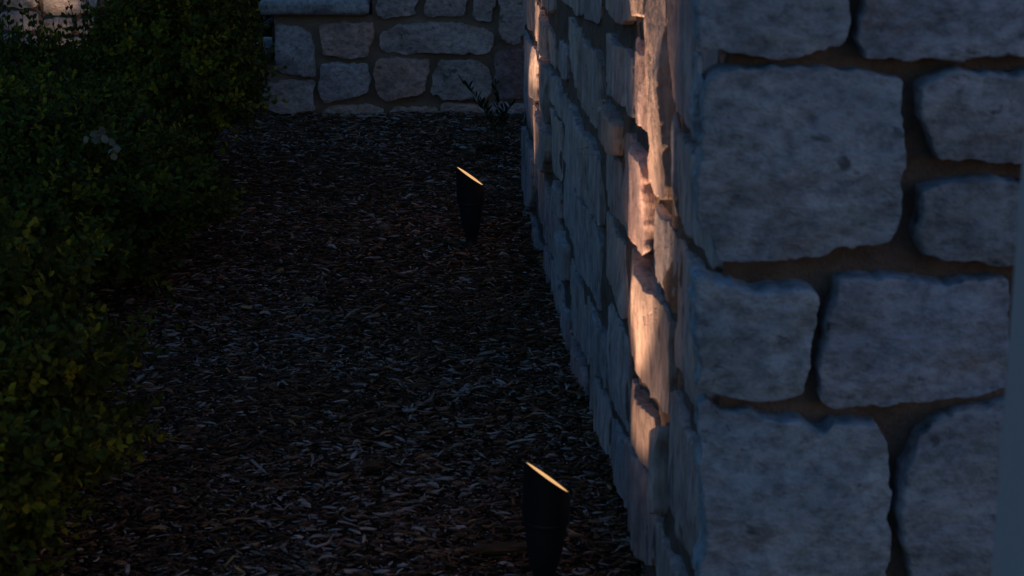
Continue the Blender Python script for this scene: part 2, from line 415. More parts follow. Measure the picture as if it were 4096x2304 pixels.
for k, (xn, xf, yt, yb, p, tn) in enumerate(side):
    yc = (yt + yb) / 2; xc = (xn + xf) / 2
    u0 = np.dot(on_plane(xn, yc, po, nS) - O, d1) + .006; u1 = np.dot(on_plane(xf, yc, po, nS) - O, d1) - .004
    v0 = on_plane(xc, yb, po, nS)[2] + .009; v1 = on_plane(xc, yt, po, nS)[2] - .009
    if xn > 2775: u0 = .010
    for (a0, b0, a1, b1) in placed:                     # keep a mortar joint between neighbours
        g_ = .026
        ou = min(u1, a1 + g_) - max(u0, a0 - g_); ov = min(v1, b1 + g_) - max(v0, b0 - g_)
        if ou > 0 and ov > 0:
            if ou < ov:
                if (u0 + u1) > (a0 + a1): u0 = a1 + g_
                else: u1 = a0 - g_
            else:
                if (v0 + v1) > (b0 + b1): v0 = b1 + g_
                else: v1 = b0 - g_
    if u1 - u0 < .05 or v1 - v0 < .05: continue
    placed.append((u0, v0, u1, v1))
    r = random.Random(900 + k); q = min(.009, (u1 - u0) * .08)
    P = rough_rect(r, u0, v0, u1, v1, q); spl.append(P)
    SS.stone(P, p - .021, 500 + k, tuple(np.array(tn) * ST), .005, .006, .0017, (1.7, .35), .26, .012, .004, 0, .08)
SL = 3.62
for k, q in enumerate(fill(spl, .008, SL - .01, -.06, TOPF - .05, 15, .012, (.16, .40), (.13, .27), .036)):
    r = random.Random(2000 + k)
    SS.stone(rough_rect(r, *q, .010), r.choice([.012, .015, .022, .031]) + r.uniform(-.003, .003), 2100 + k, tuple(np.array(tintof(r, j=.06)) * ST), .006, .006, .0017, (1.7, .35), .30, .012, .004, 0, .08)
local(SS).build('side_stones', M_STONE_V, wall)
# mortar core (a rectangular solid with a rough skin)
def mortar_sheet(mb_list, Oo, du, dv, L, Hh, dn, z0=-.15, step=.02, seed=0):
    nu = max(2, int(L / step)); nv = max(2, int((Hh - z0) / step))
    U, Vv = np.meshgrid(np.linspace(0, L, nu), np.linspace(z0, Hh, nv)); n_ = fbm(U * 12, Vv * 12, seed, 4, .6) * .014
    n_[0, :] = n_[-1, :] = 0; n_[:, 0] = n_[:, -1] = 0
    W = Oo + U[..., None] * du + Vv[..., None] * dv + n_[..., None] * dn
    i, j = np.meshgrid(np.arange(nv - 1), np.arange(nu - 1), indexing='ij'); a = (i * nu + j).ravel()
    F = np.stack([a, a + 1, a + nu + 1, a + nu], 1)
    if np.dot(np.cross(du, dv), dn) < 0: F = F[:, ::-1]
    off = sum(len(v) for v, f in mb_list); mb_list.append((W.reshape(-1, 3), F + off))
def mortar_block(name, Oc, du, dw, L, D, Hh, parent, wo, z0=-.15, seed=0):
    """box from corner Oc: face along du (length L), depth dw (D)"""
    ls = []; Oc = np.asarray(Oc, float) - wo
    dnf = -dw
    mortar_sheet(ls, Oc, du, UP, L, Hh, dnf, z0, .02, seed)
    mortar_sheet(ls, Oc, dw, UP, D, Hh, -du, z0, .02, seed + 1)
    mortar_sheet(ls, Oc + dw * D, du, UP, L, Hh, dw, z0, .06, seed + 2)
    mortar_sheet(ls, Oc + du * L, dw, UP, D, Hh, du, z0, .06, seed + 3)
    top = np.array([Oc + UP * Hh, Oc + du * L + UP * Hh, Oc + du * L + dw * D + UP * Hh, Oc + dw * D + UP * Hh])
    off = sum(len(v) for v, f in ls); ls.append((top, np.array([[0, 1, 2, 3]]) + off))
    return np_mesh(name, np.concatenate([v for v, f in ls]), np.concatenate([f for v, f in ls]), M_MORTAR, parent)
mortar_block('mortar', Oin, d2, d1, FW, SL, TOPF, wall, WOFF, seed=3)
# far end of the block: stones on the return face, then a capping course
ES = StoneSet(Oin + d1 * SL, d2, UP, d1)
for k, q in enumerate(fill([], .0, FW - .02, -.05, TOPF - .05, 25, .02)):
    r = random.Random(3000 + k); ES.stone(rough_rect(r, *q, .009), .03, 3100 + k, tintof(r), .015, .012, .003)
local(ES).build('end_stones', M_STONE, wall)
cb = MB()
cc = Oin - WOFF + d2 * FW / 2 + d1 * SL / 2
cb.box((cc[0], cc[1], TOPF + .035), (FW + .14, SL + .14, .07), rz=B2 + (A3 - B2) * .5, bev=.008)
cb.build('coping', M_SLAB, wall)

# ============================================================ white post in front of the wall, right edge
pc = on_plane(4138, 1450, (0, 1.32, 0), (0, 1, 0))
post = empty('porch_post', (pc[0] + .062, 1.375, 0))
tag(post, 'smooth pale painted post at the right edge, in front of the stone wall', 'post')
MB().box((0, 0, 1.12), (.11, .11, 2.16), bev=.012).build('shaft', M_POST, post)
MB().box((0, 0, .02), (.15, .15, .16), bev=.008).box((0, 0, .115), (.13, .13, .03), bev=.006).build('base', M_POST, post)
MB().box((0, 0, 2.23), (.15, .15, .06), bev=.008).build('cap', M_POST, post)

# ============================================================ ground
def gz(x, y):
    z = fbm(np.asarray(x) * 1.1 + 9, np.asarray(y) * 1.1, 77, 3, .5) * .05 + fbm(np.asarray(x) * 6, np.asarray(y) * 6, 78, 2, .5) * .012
    # sink a little towards the wall foot so nothing floats
    return z * .7
gx = np.r_[-900, -200, -60, -20, -8, np.arange(-4, 4.01, .08), 8, 20, 60, 200, 900]
gy = np.r_[-900, -200, -60, -20, -6, -2, np.arange(0, 10.01, .08), 14, 24, 60, 200, 900]
X, Y = np.meshgrid(gx, gy); Z = gz(X, Y); Z = np.where((np.abs(X) > 4.01) | (Y < -.01) | (Y > 10.05), 0, Z) - .004
i, j = np.meshgrid(np.arange(len(gy) - 1), np.arange(len(gx) - 1), indexing='ij'); a = (i * len(gx) + j).ravel()
g = np_mesh('ground', np.stack([X, Y, Z], -1).reshape(-1, 3), np.stack([a, a + 1, a + len(gx) + 1, a + len(gx)], 1), M_SOIL)
tag(g, kind='structure')

# wood-chip mulch: every chip is a bent, tapered sliver
def chips(n, xr, yr, seed, lmin, lmax, wide, lift=.012, keep=None):
    r = np.random.default_rng(seed)
    x = r.uniform(*xr, n); y = r.uniform(*yr, n)
    if keep is not None:
        k = keep(x, y); x, y = x[k], y[k]; n = len(x)
    L = lmin * (lmax / lmin) ** (r.random(n) ** 1.6); Wd = L * r.uniform(wide*.4, wide, n) + .0012; th = Wd * r.uniform(.15, .4, n) + .0006
    yaw = r.normal(0, .75, n) + r.choice([0, math.pi], n); yaw = np.where(r.random(n) < .35, r.uniform(0, 6.28, n), yaw)
    pit = r.normal(0, .14, n); rol = r.normal(0, .5, n); bend = r.normal(0, .10, n) * L; bz = r.normal(0, .05, n) * L
    # stations along the chip: -1,-.35,.35,1 ; section of 4
    st = np.array([-1, -.4, .35, 1.0]); wv = np.stack([r.uniform(.15, .8, n), r.uniform(.8, 1.1, n), r.uniform(.8, 1.1, n), r.uniform(.1, .7, n)], 1)
    P = np.zeros((n, 4, 4, 3))
    for k in range(4):
        for c_, (sy, sz) in enumerate(((-1, -1), (1, -1), (1, 1), (-1, 1))):
            P[:, k, c_, 0] = st[k] * L / 2 + r.normal(0, .03, n) * L
            P[:, k, c_, 1] = sy * Wd / 2 * wv[:, k] + bend * (1 - st[k] ** 2)
            P[:, k, c_, 2] = sz * th / 2 * (.4 + .6 * wv[:, k]) + bz * (1 - st[k] ** 2)
    P = P.reshape(n, 16, 3)
    cr, sr = np.cos(rol)[:, None], np.sin(rol)[:, None]; yy = P[..., 1] * cr - P[..., 2] * sr; zz = P[..., 1] * sr + P[..., 2] * cr
    cpi, spi = np.cos(pit)[:, None], np.sin(pit)[:, None]; xx = P[..., 0] * cpi - zz * spi; z2 = P[..., 0] * spi + zz * cpi
    cy, sy_ = np.cos(yaw)[:, None], np.sin(yaw)[:, None]
    hz = r.random(n) ** 1.5 * lift + gz(x, y)
    V = np.stack([xx * cy - yy * sy_ + x[:, None], xx * sy_ + yy * cy + y[:, None], z2 + hz[:, None] + .002], -1).reshape(-1, 3)
    f = []
    for k in range(3):
        for c_ in range(4): f.append([k * 4 + c_, k * 4 + (c_ + 1) % 4, k * 4 + 4 + (c_ + 1) % 4, k * 4 + 4 + c_])
    f += [[3, 2, 1, 0], [12, 13, 14, 15]]
    F = (np.array(f)[None] + (np.arange(n) * 16)[:, None, None]).reshape(-1, 4)
    pal = np.array([(.046, .030, .022), (.062, .042, .030), (.08, .052, .035), (.034, .028, .025), (.11, .080, .060), (.115, .12, .135), (.15, .16, .18), (.10, .055, .036), (.13, .10, .06)])
    pr = np.array([.24, .22, .14, .16, .07, .085, .03, .035, .02]); ci = r.choice(len(pal), n, p=pr / pr.sum())
    # greyer, paler patches
    patch = fbm(x * 1.3, y * 1.3, 5, 3) > .12
    ci = np.where(patch & (r.random(n) < .15), 5, ci)
    col = pal[ci] * r.uniform(.7, 1.25, (n, 1)) * np.array([3.6, 2.65, 2.1]) * np.where(ci >= 5, 1.25, .90)[:, None]
    T = np.c_[np.repeat(col, 16, 0), np.ones(n * 16)]
    return V, F, T
def vis(x, y):      # leave out what the wall block covers
    q = np.stack([x, y], -1) - (Oin[:2] - nF[:2] * 0 ); a_ = q @ d2[:2]; b_ = q @ d1[:2]
    return ~((a_ > .03) & (b_ > .03) & (b_ < SL - .03))
A_ = chips(92000, (-1.7, 1.0), (2.5, 5.0), 11, .005, .036, .26, keep=vis)
B_ = chips(80000, (-2.2, 1.0), (5.0, 8.0), 12, .007, .040, .26, keep=vis)
C_ = chips(9000, (-2.6, 1.6), (.6, 2.5), 13, .012, .055, .24, keep=vis)
D_ = chips(1300, (-1.2, .8), (2.7, 7.4), 14, .03, .09, .11, .02, keep=vis)
Vs, Fs_, Ts, o_ = [], [], [], 0
for V, F, T in (A_, B_, C_, D_): Vs.append(V); Fs_.append(F + o_); Ts.append(T); o_ += len(V)
mu = np_mesh('mulch', np.concatenate(Vs), np.concatenate(Fs_), M_CHIP, None, np.concatenate(Ts), smooth=False)
tag(mu, 'dark brown and grey shredded wood mulch covering the planting bed', 'mulch', kind='stuff')

# ============================================================ back walls
rb = random.Random(8)
yb = on_ground(1500, 462)[1]
Ob = np.array([on_plane(1090, 300, (0, yb, 0), (0, 1, 0))[0], yb, 0.0])
nB = np.array([0, -1.0, 0]); dB = np.array([1.0, 0, 0]); dBack = np.array([0, 1.0, 0])
bw = empty('stone_wall', tuple(Ob))
tag(bw, 'stepped low stone wall with flat coping slabs closing the far end of the mulch bed', 'stone wall')
BS = StoneSet(Ob, dB, UP, nB); C2 = (1.9815, 900, 0)
pB = Ob + nB * .03
BEI = (.42, .38, .34)
back = [
 ([(1200,-260),(1515,-260),(1515,60),(1505,128),(1330,140),(1210,148),(1200,80)], .03, (.36,.37,.40)),
 ([(1575,-260),(1918,-260),(1915,50),(1885,135),(1740,140),(1590,135),(1578,60)], .03, (.34,.35,.38)),
 ([(1962,-260),(2140,-260),(2140,40),(2110,100),(2118,150),(2095,185),(2000,165),(1962,140)], .03, (.35,.38,.43)),
 ([(2180,-260),(2400,-260),(2400,250),(2340,310),(2330,350),(2230,352),(2190,310),(2165,240),(2170,120)], .03, (.33,.33,.36)),
 ([(392,195),(540,205),(620,225),(680,280),(705,370),(712,480),(722,560),(712,612),(600,605),(500,592),(425,575),(410,540),(394,400)], .034, (.35,.38,.43)),
 ([(740,200),(850,200),(940,172),(1050,190),(1165,178),(1180,250),(1165,330),(1150,400),(1130,465),(980,465),(850,460),(765,440),(760,330)], .034, (.41,.32,.29)),
 ([(1225,290),(1290,240),(1380,195),(1500,195),(1700,185),(1900,200),(2060,220),(2120,270),(2135,330),(2110,400),(2040,430),(1800,425),(1500,430),(1280,432),(1230,380)], .034, (.35,.35,.37)),
 ([(760,505),(900,500),(1050,515),(1125,515),(1140,600),(1145,745),(1000,765),(880,805),(790,818),(750,770),(740,700),(755,600)], .034, (.33,.36,.41)),
 ([(1200,480),(1340,465),(1480,465),(1560,480),(1620,485),(1605,600),(1580,740),(1400,775),(1310,808),(1270,800),(1195,750),(1180,620)], .034, (.41,.32,.29)),
 ([(1700,500),(1800,475),(1950,478),(2050,510),(2095,550),(2110,640),(2115,740),(2030,800),(1720,795),(1690,745),(1640,775),(1632,740),(1640,640),(1665,560)], .034, (.36,.37,.39)),
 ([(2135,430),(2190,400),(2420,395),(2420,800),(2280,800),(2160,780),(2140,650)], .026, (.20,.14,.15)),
 ([(335,650),(400,655),(450,638),(560,630),(705,645),(708,700),(690,730),(705,800),(720,885),(580,905),(450,905),(370,880),(290,850),(310,750)], .032, (.34,.33,.33)),
 ([(760,900),(850,850),(1100,830),(1220,845),(1260,870),(1250,960),(760,960)], .024, BEI),
 ([(60,575),(255,575),(262,740),(258,925),(60,925)], .034, (.40,.38,.39)),
 ([(1300,870),(1500,850),(1680,860),(1700,960),(1300,960)], .02, BEI),
]
bp_ = []; BT = np.array([1.88, 1.40, 1.20])
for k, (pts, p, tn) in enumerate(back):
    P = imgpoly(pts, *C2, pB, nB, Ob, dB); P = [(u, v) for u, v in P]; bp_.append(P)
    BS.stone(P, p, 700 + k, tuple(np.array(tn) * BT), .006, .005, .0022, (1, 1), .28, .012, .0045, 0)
def bx(cx): return on_plane(900 + cx / 1.9815, 300, pB, nB)[0] - Ob[0]
def bz(cy, cx=800): return on_plane(900 + cx / 1.9815, cy / 1.9815, pB, nB)[2]
xs1, xs0, xlow, xlow0 = bx(1175), bx(392), bx(268), bx(-700)
zt1 = bz(125); zt0 = bz(540); ztt = .93
XR = 2.3
# fill: upper right, then the rest to the right behind the near wall
fills = fill(bp_ , xs1 + .02, XR - .02, -.02, ztt - .03, 31, .012, (.18, .42), (.12, .22)) + fill(bp_, xlow0 + .02, xs0 - .03, -.02, zt0 - .02, 32, .012)
for k, q in enumerate(fills):
    BS.stone(rough_rect(rb, *q, .009), rb.uniform(.022, .036), 800 + k, tuple(np.array(tintof(rb, [(.36,.37,.39),(.38,.35,.33),(.34,.34,.37)])) * BT), .010, .008, .003)
BS.off = Ob; BS.build('stones', M_STONE, bw)
ls = []; Z0 = np.zeros(3); DP = .42
def block(ls, x0, x1, top, z0=-.12, D=DP, y0=0.0):
    o = np.array([x0, y0, 0.0])
    mortar_sheet(ls, o, dB, UP, x1 - x0, top, nB, z0, .03, 5); mortar_sheet(ls, o, dBack, UP, D, top, -dB, z0, .04, 6)
    mortar_sheet(ls, o + dB * (x1 - x0), dBack, UP, D, top, dB, z0, .1, 7); mortar_sheet(ls, o + dBack * D, dB, UP, x1 - x0, top, dBack, z0, .1, 8)
    off = sum(len(v) for v, f in ls); ls.append((np.array([(x0, y0, top), (x1, y0, top), (x1, y0 + D, top), (x0, y0 + D, top)]), np.array([[0, 1, 2, 3]]) + off))
block(ls, xs0 + .002, xs1, zt1); block(ls, xs1 - .001, XR, ztt, D=DP - .004, y0=.002); block(ls, xlow0, xs0 + .05, zt0, D=DP - .008, y0=.004)
np_mesh('mortar', np.concatenate([v for v, f in ls]), np.concatenate([f for v, f in ls]), M_MORTAR_B, bw)
def slab(name, x0, x1, z0, z1, over, parent, seed, y0=0.0, D=DP, tint=(.46, .43, .42)):
    """flat coping slab with a rough hewn edge"""
    nx, nz = max(12, int((x1 - x0) / .02)), 6; rings = []
    per = []
    ys, ye = y0 - over, y0 + D + .03
    for x in np.linspace(x0, x1, nx): per.append((x, ys))
    for y in np.linspace(ys, ye, 20)[1:]: per.append((x1, y))
    for x in np.linspace(x1, x0, nx)[1:]: per.append((x, ye))
    for y in np.linspace(ye, ys, 20)[1:-1]: per.append((x0, y))
    per = np.array(per); c = per.mean(0); n = len(per); V = []
    for k, (q, ins) in enumerate([(0, .012), (.12, .003), (.35, 0), (.65, 0), (.88, .002), (1, .010)]):
        d = (per - c); d /= np.linalg.norm(d, axis=1)[:, None]
        nn = fbm(per[:, 0] * 9 + seed, per[:, 1] * 9 + k * .8, seed, 4, .6) * .016
        Q = per - np.sign(per - c) * ins * (np.abs(per - c) > (np.array([x1 - x0, ye - ys]) / 2 - .002)) + d * nn[:, None]
        V.append(np.c_[Q, np.full(n, z0 + (z1 - z0) * q) + fbm(per[:, 0] * 5, per[:, 1] * 5 + q, seed + 3, 3) * .006])
    V = np.concatenate(V); i = np.arange(n); j = (i + 1) % n
    F = np.concatenate([np.stack([k * n + i, k * n + j, (k + 1) * n + j, (k + 1) * n + i], 1) for k in range(5)])
    top = np.arange(5 * n, 6 * n)[None]; bot = np.arange(0, n)[None, ::-1]
    return np_mesh(name, V, [F, top, bot], M_COPE, parent, np.tile([*tint, 1], (len(V), 1)))
slab('coping_slab', bx(290), bx(1150), zt1 + .002, bz(3), .05, bw, 1)
slab('coping_slab', xlow0, bx(320), zt0 + .002, bz(428), .05, bw, 2)
slab('coping_slab', xs1 - .05, XR + .04, ztt + .002, ztt + .062, .05, bw, 3)

# left back wall seen above the hedge
def plain_wall(label, x0, x1, y, top, seed, traced=(), frame=None, D=.35, tints=None):
    e = empty('stone_wall', (x0, y, 0)); tag(e, label, 'stone wall'); O_ = np.array([x0, y, 0.0])
    S = StoneSet(O_, dB, UP, nB); r = random.Random(seed); pl = []
    for k, pts in enumerate(traced):
        P = imgpoly(pts, *frame, O_ + nB * .03, nB, O_, dB); pl.append(P)
        S.stone(P, .034, seed * 10 + k, tintof(r, tints or GREY, .02), .01, .010, .003)
    for k, q in enumerate(fill(pl, .02, x1 - x0 - .02, -.02, top - .03, seed + 1, .015, (.18, .42), (.12, .22), .02)):
        S.stone(rough_rect(r, *q, .010), r.uniform(.024, .036), seed * 10 + 50 + k, tintof(r, tints or GREY), .014, .010, .003)
    S.off = O_; S.build('stones', M_STONE, e)
    ls = []; block(ls, 0, x1 - x0, top, D=D); np_mesh('mortar', np.concatenate([v for v, f in ls]), np.concatenate([f for v, f in ls]), M_MORTAR, e)
    slab('coping_slab', -.03, x1 - x0 + .03, top + .002, top + .062, .05, e, seed, D=D)
    return e
C1 = (2.07, 0, 0)
PALE = [(.46, .41, .38), (.44, .42, .41), (.48, .44, .40)]
xl = on_ground(-500, 450)[0]; xr_ = on_ground(640, 450)[0]
plain_wall('stone wall behind the boxwood hedge at the upper left, lit warm by a hidden lamp', xl, xr_, 7.62, .95, 41,
  [[(345,-90),(800,-90),(800,70),(740,118),(600,125),(430,125),(350,100)], [(20,-90),(315,-90),(315,65),(150,70),(25,62)], [(345,150),(600,140),(605,270),(560,290),(345,290)],
   [(-20,88),(300,88),(318,200),(300,262),(-20,255)], [(-20,285),(330,290),(325,430),(-20,440)], [(630,145),(840,140),(840,290),(630,290)], [(355,315),(820,315),(820,440),(355,440)]], C1, tints=PALE)
xa = on_ground(480, 240)[0]; xb_ = on_ground(1300, 240)[0]
plain_wall('pale stone wall farthest away, glimpsed through the gap under the handrail', xa, xb_, 9.2, .95, 43, tints=PALE)

# handrails of the stairs, running down to the left between the walls
def rail(pA, pB_, label, rad):
    A = on_plane(*pA, (0, 7.75, 0), (0, 1, 0)); Bq = on_plane(*pB_, (0, 7.75, 0), (0, 1, 0)); d = (Bq - A)
    e = empty('handrail', tuple(A)); tag(e, label, 'handrail', 'stair handrails')
    P = [Z0, d * .33, d * .66, d, d + d / np.linalg.norm(d) * .05 + np.array((0, 0, -.012)), d + d / np.linalg.norm(d) * .07 + np.array((0, 0, -.05))]
    MB().tube(P, rad, 14).build('rail', M_RAIL, e)
    for q in (.12, .8):
        b0 = d * q; MB().tube([b0 + np.array((0, 0, -rad * .5)), (b0[0], b0[1], -A[2])], .010, 10).build('baluster', M_RAIL, e)
rail((1130, 62), (905, 205), 'lower dark metal stair handrail sloping down left from beneath the coping slab', .017)
rail((1120, -62), (880, 55), 'upper dark metal stair handrail crossing the top edge of the picture behind the hedge', .017)

# ============================================================ garden spotlights
def spotlight(base, tilt, aim, label, group, power):
    e = empty('garden_spotlight', tuple(base)); e.rotation_euler = tilt; tag(e, label, 'garden light', group)
    rs = .040; u = .0002286
    zj = .046 + 460 * u            # joint between housing and shroud
    zl, zr = zj + 450 * u, zj + 185 * u
    nvec = np.array([math.cos(aim), math.sin(aim)])
    top = lambda x, y: (zl + zr) / 2 - (zl - zr) / 2 * ((x * nvec[0] + y * nvec[1]) / rs)
    S = MB(); S.lathe([(rs, zj - .004), (rs, zj + .01), (rs, ('t', -.0015)), (rs - .001, ('t', 0)), (rs - .003, ('t', 0)), (rs - .0035, ('t', -.002)), (rs - .0035, zj)], 56, top)
    S.build('shroud', M_SHROUD_IN, e)
    Hs = MB(); Hs.lathe([(.017, .046), (.019, .050), (.0255, .07), (.0300, .094), (.0332, .117), (.0352, .14), (.0362, zj - .004), (.0362, zj), (.001, zj)], 48)
    Hs.build('housing', M_BLACK, e)
    rim = MB(); rim.lathe([(.0362, zj - .0085), (.0392, zj - .008), (.0404, zj - .006), (.0404, zj - .002), (.0392, zj), (.036, zj)], 48); rim.build('collar', M_BLACK, e)
    K = MB(); K.lathe([(.001, -.05), (.018, -.05), (.023, .0), (.0235, .008), (.021, .018), (.0175, .030), (.0165, .040), (.0185, .044), (.0185, .048), (.001, .049)], 36)
    K.tube([(-.026, 0, .022), (.026, 0, .022)], .006, 10); K.build('swivel_base', M_BLACK, e)
    # slanted glass lens a little under the rim
    n = 48; V = [(0, 0, top(0, 0) - .0022)]
    for k in range(n):
        a_ = 2 * math.pi * k / n; x, y = (rs - .0036) * math.cos(a_), (rs - .0036) * math.sin(a_); V.append((x, y, top(x, y) - .0022))
    L = MB(); L.add(V, [[0, 1 + k, 1 + (k + 1) % n] for k in range(n)]); L.build('lens', M_LENS, e)
    sd = bpy.data.lights.new('lamp_light', 'SPOT'); sd.energy = power; sd.color = LAMP_COL; sd.spot_size = R(SPOT[0]); sd.spot_blend = SPOT[1]; sd.shadow_soft_size = .010
    so = link(bpy.data.objects.new('lamp_light', sd), e); so.location = (0.0, 0, top(0, 0) + .012)
    from mathutils import Vector
    so.rotation_euler = Vector((nvec[0] * math.sin(R(SPOT[2])), nvec[1] * math.sin(R(SPOT[2])), math.cos(R(SPOT[2])))).to_track_quat('-Z', 'Y').to_euler()
    for pw, size, bl, tl in ((power * .10, 110, .6, 37), (power * 4.5, 34, 1.0, 7)):
        s2 = bpy.data.lights.new('lamp_light', 'SPOT'); s2.energy = pw; s2.color = LAMP_COL; s2.spot_size = R(size); s2.spot_blend = bl; s2.shadow_soft_size = .014
        so2 = link(bpy.data.objects.new('lamp_light', s2), e); so2.location = so.location
        so2.rotation_euler = Vector((nvec[0] * math.sin(R(tl)), nvec[1] * math.sin(R(tl)), math.cos(R(tl)))).to_track_quat('-Z', 'Y').to_euler()
    return e
SPOT = (56, .7, 16)
g1 = on_ground(1887, 1003); g2 = on_ground(2172, 2400)
spotlight(g1, (R(1), R(-1.0), 0), R(8), 'farther black garden spotlight standing whole in the mulch, its slanted mouth glowing', 'garden spotlights along the near wall', LAMP_W * 1.7)
spotlight(g2, (R(0), R(1.5), 0), R(19), 'nearer black garden spotlight cut off by the bottom edge of the picture', 'garden spotlights along the near wall', LAMP_W * 1.2)
# the lamp hidden behind the hedge that lights the wall upper left
g3x = on_plane(232, 40, (0, 7.62, 0), (0, 1, 0))[0]
SPOT = (75, .6, 16)
spotlight(np.array([g3x, 7.40, 0.0]), (0, 0, 0), R(90), 'garden spotlight hidden behind the hedge against the upper left wall', 'garden spotlights along the near wall', LAMP_W * .35)

# ============================================================ boxwood shrubs
def leaf_batch(pos, dirv, up, L, W, col, cup=.2):
    """pos (n,3) leaf base; dirv axis; up normal"""
    n = len(pos); s = np.cross(dirv, up); s /= (np.linalg.norm(s, axis=1)[:, None] + 1e-9); up = np.cross(s, dirv)
    # 8 verts: base, tip, mid line 2, left 2, right 2
    t_ = [(0, 0, 0), (.35, .5, cup), (.72, .42, cup), (1, 0, -.05), (.72, -.42, cup), (.35, -.5, cup), (.36, 0, 0), (.72, 0, 0)]
    V = np.stack([pos + dirv * (a_ * L)[:, None] + s * (b_ * W)[:, None] + up * (c_ * W * .6)[:, None] for a_, b_, c_ in t_], 1).reshape(-1, 3)
    f = np.array([[0, 6, 1, 1], [6, 7, 2, 1], [7, 3, 2, 2], [0, 5, 6, 6], [5, 4, 7, 6], [4, 3, 7, 7]])
    T3 = np.array([[0, 6, 1], [7, 3, 2], [0, 5, 6], [4, 3, 7]]); Q4 = np.array([[6, 7, 2, 1], [5, 4, 7, 6]])
    o = (np.arange(n) * 8)[:, None, None]
    C = np.repeat(np.c_[col, np.ones(n)], 8, 0)
    return V, (Q4[None] + o).reshape(-1, 4), (T3[None] + o).reshape(-1, 3), C
def unit(v): return v / (np.linalg.norm(v, axis=1)[:, None] + 1e-9)
def shrub(cx, cy, rx, ry, h, nspr, seed, label, lobes=5, leaf=.024, zlow=.02, shoots=()):
    r = np.random.default_rng(seed)
    e = empty('boxwood_shrub', (cx, cy, 0)); tag(e, label, 'shrub', 'boxwood shrubs in a hedge row')
    # spray origins: near the surface of a lumpy half ellipsoid
    th = r.uniform(0, 2 * math.pi, nspr); cz = r.uniform(-.25, 1, nspr)
    D = np.stack([np.cos(th) * np.sqrt(1 - cz ** 2), np.sin(th) * np.sqrt(1 - cz ** 2), cz], 1)
    lump = 1 + .24 * fbm(D[:, 0] * 3.2 + seed, D[:, 1] * 3.2 + D[:, 2] * 4.1, seed, 3) * 1.8
    depth = 1 - .38 * r.random(nspr) ** 1.5
    zc = h * .42
    base = np.stack([D[:, 0] * rx, D[:, 1] * ry, D[:, 2] * (h - zc)], 1) * (lump * depth * .88)[:, None]; base[:, 2] += zc
    base[:, 2] = np.where(base[:, 2] < zlow, zlow + r.random(nspr) * .12, base[:, 2])
    out = unit(D * np.array([1, 1, .9]) + np.array([0, 0, .55]) + r.normal(0, .33, (nspr, 3)))
    Ls = r.uniform(.06, .14, nspr); pairs = 7
    long_ = r.random(nspr) < .05; Ls = np.where(long_, Ls * 1.7, Ls)
    side = unit(np.cross(out, r.normal(0, 1, (nspr, 3)))); side2 = np.cross(out, side)
    yel = r.random(nspr); sprc = np.where((yel < .16)[:, None], (.26, .22, .018), np.where((yel < .65)[:, None], (.115, .125, .016), (.070, .085, .016)))
    Vs, Q, T, C, o = [], [], [], [], 0
    SV, SF = [], []
    for k in range(pairs):
        f_ = (k + .6) / pairs; droop = np.array([0, 0, -.12]) * (f_ ** 2)
        p = base + out * (Ls * f_)[:, None] + droop * Ls[:, None]
        ax = side if k % 2 == 0 else side2
        for sg in (1, -1):
            m_ = r.random(nspr) > .08
            dv_ = unit(ax * sg * .8 + out * (.45 + .9 * (f_ > .9)) + r.normal(0, .18, (nspr, 3)))
            L = leaf * r.uniform(.7, 1.25, nspr) * (1.05 - .35 * f_ ** 3)
            c_ = sprc * r.uniform(.65, 1.35, (nspr, 1)) * (1 + .35 * f_) * np.array([.88, .95, .9])
            V, q4, t3, cc_ = leaf_batch(p[m_], dv_[m_], unit(out + r.normal(0, .3, (nspr, 3)))[m_], L[m_], (L * r.uniform(.5, .66, nspr))[m_], c_[m_])
            Vs.append(V); Q.append(q4 + o); T.append(t3 + o); C.append(cc_); o += len(V)
    np_mesh('foliage', np.concatenate(Vs), [np.concatenate(Q), np.concatenate(T)], M_LEAF, e, np.concatenate(C))
    # twigs: a thin three-sided stem along each spray
    a0 = base - out * .05; a1 = base + out * Ls[:, None]
    tv = np.zeros((nspr, 6, 3))
    for k in range(3):
        an = k * 2.094; off = side * math.cos(an) + side2 * math.sin(an)
        tv[:, k] = a0 + off * .0016; tv[:, 3 + k] = a1 + off * .0006
    f3 = np.array([[0, 1, 4, 3], [1, 2, 5, 4], [2, 0, 3, 5]])
    np_mesh('twigs', tv.reshape(-1, 3), (f3[None] + (np.arange(nspr) * 6)[:, None, None]).reshape(-1, 4), M_BARK, e)
    if shoots:
        sm_ = MB(); P, Dv, Ln = [], [], []
        for (sx, sy, sh) in shoots:
            b0 = np.array([sx, sy, sh * .45]); lean = r.normal(0, .05, 2); tip = np.array([sx + lean[0], sy + lean[1], sh])
            sm_.tube([b0, (b0 + tip) / 2 + np.array([.006, 0, 0]), tip], [.0022, .0018, .0008], 5)
            for q in np.arange(.25, 1.01, .024 / (sh * .55)):
                c0 = b0 + (tip - b0) * q
                for sg in (1, -1):
                    a_ = r.uniform(0, 6.28); P.append(c0); Dv.append([math.cos(a_) * .7, math.sin(a_) * .7, .9]); Ln.append(r.uniform(.016, .028))
        P, Dv, Ln = np.array(P), unit(np.array(Dv)), np.array(Ln)
        V, q4, t3, C_s = leaf_batch(P, Dv, unit(r.normal(0, 1, (len(P), 3))), Ln, Ln * .5, np.array([.12, .13, .016]) * r.uniform(.5, 1.4, (len(P), 1)))
        np_mesh('shoot_leaves', V, [q4, t3], M_LEAF, e, C_s); sm_.build('shoots', M_BARK, e)
    br = MB(); rr = random.Random(seed)
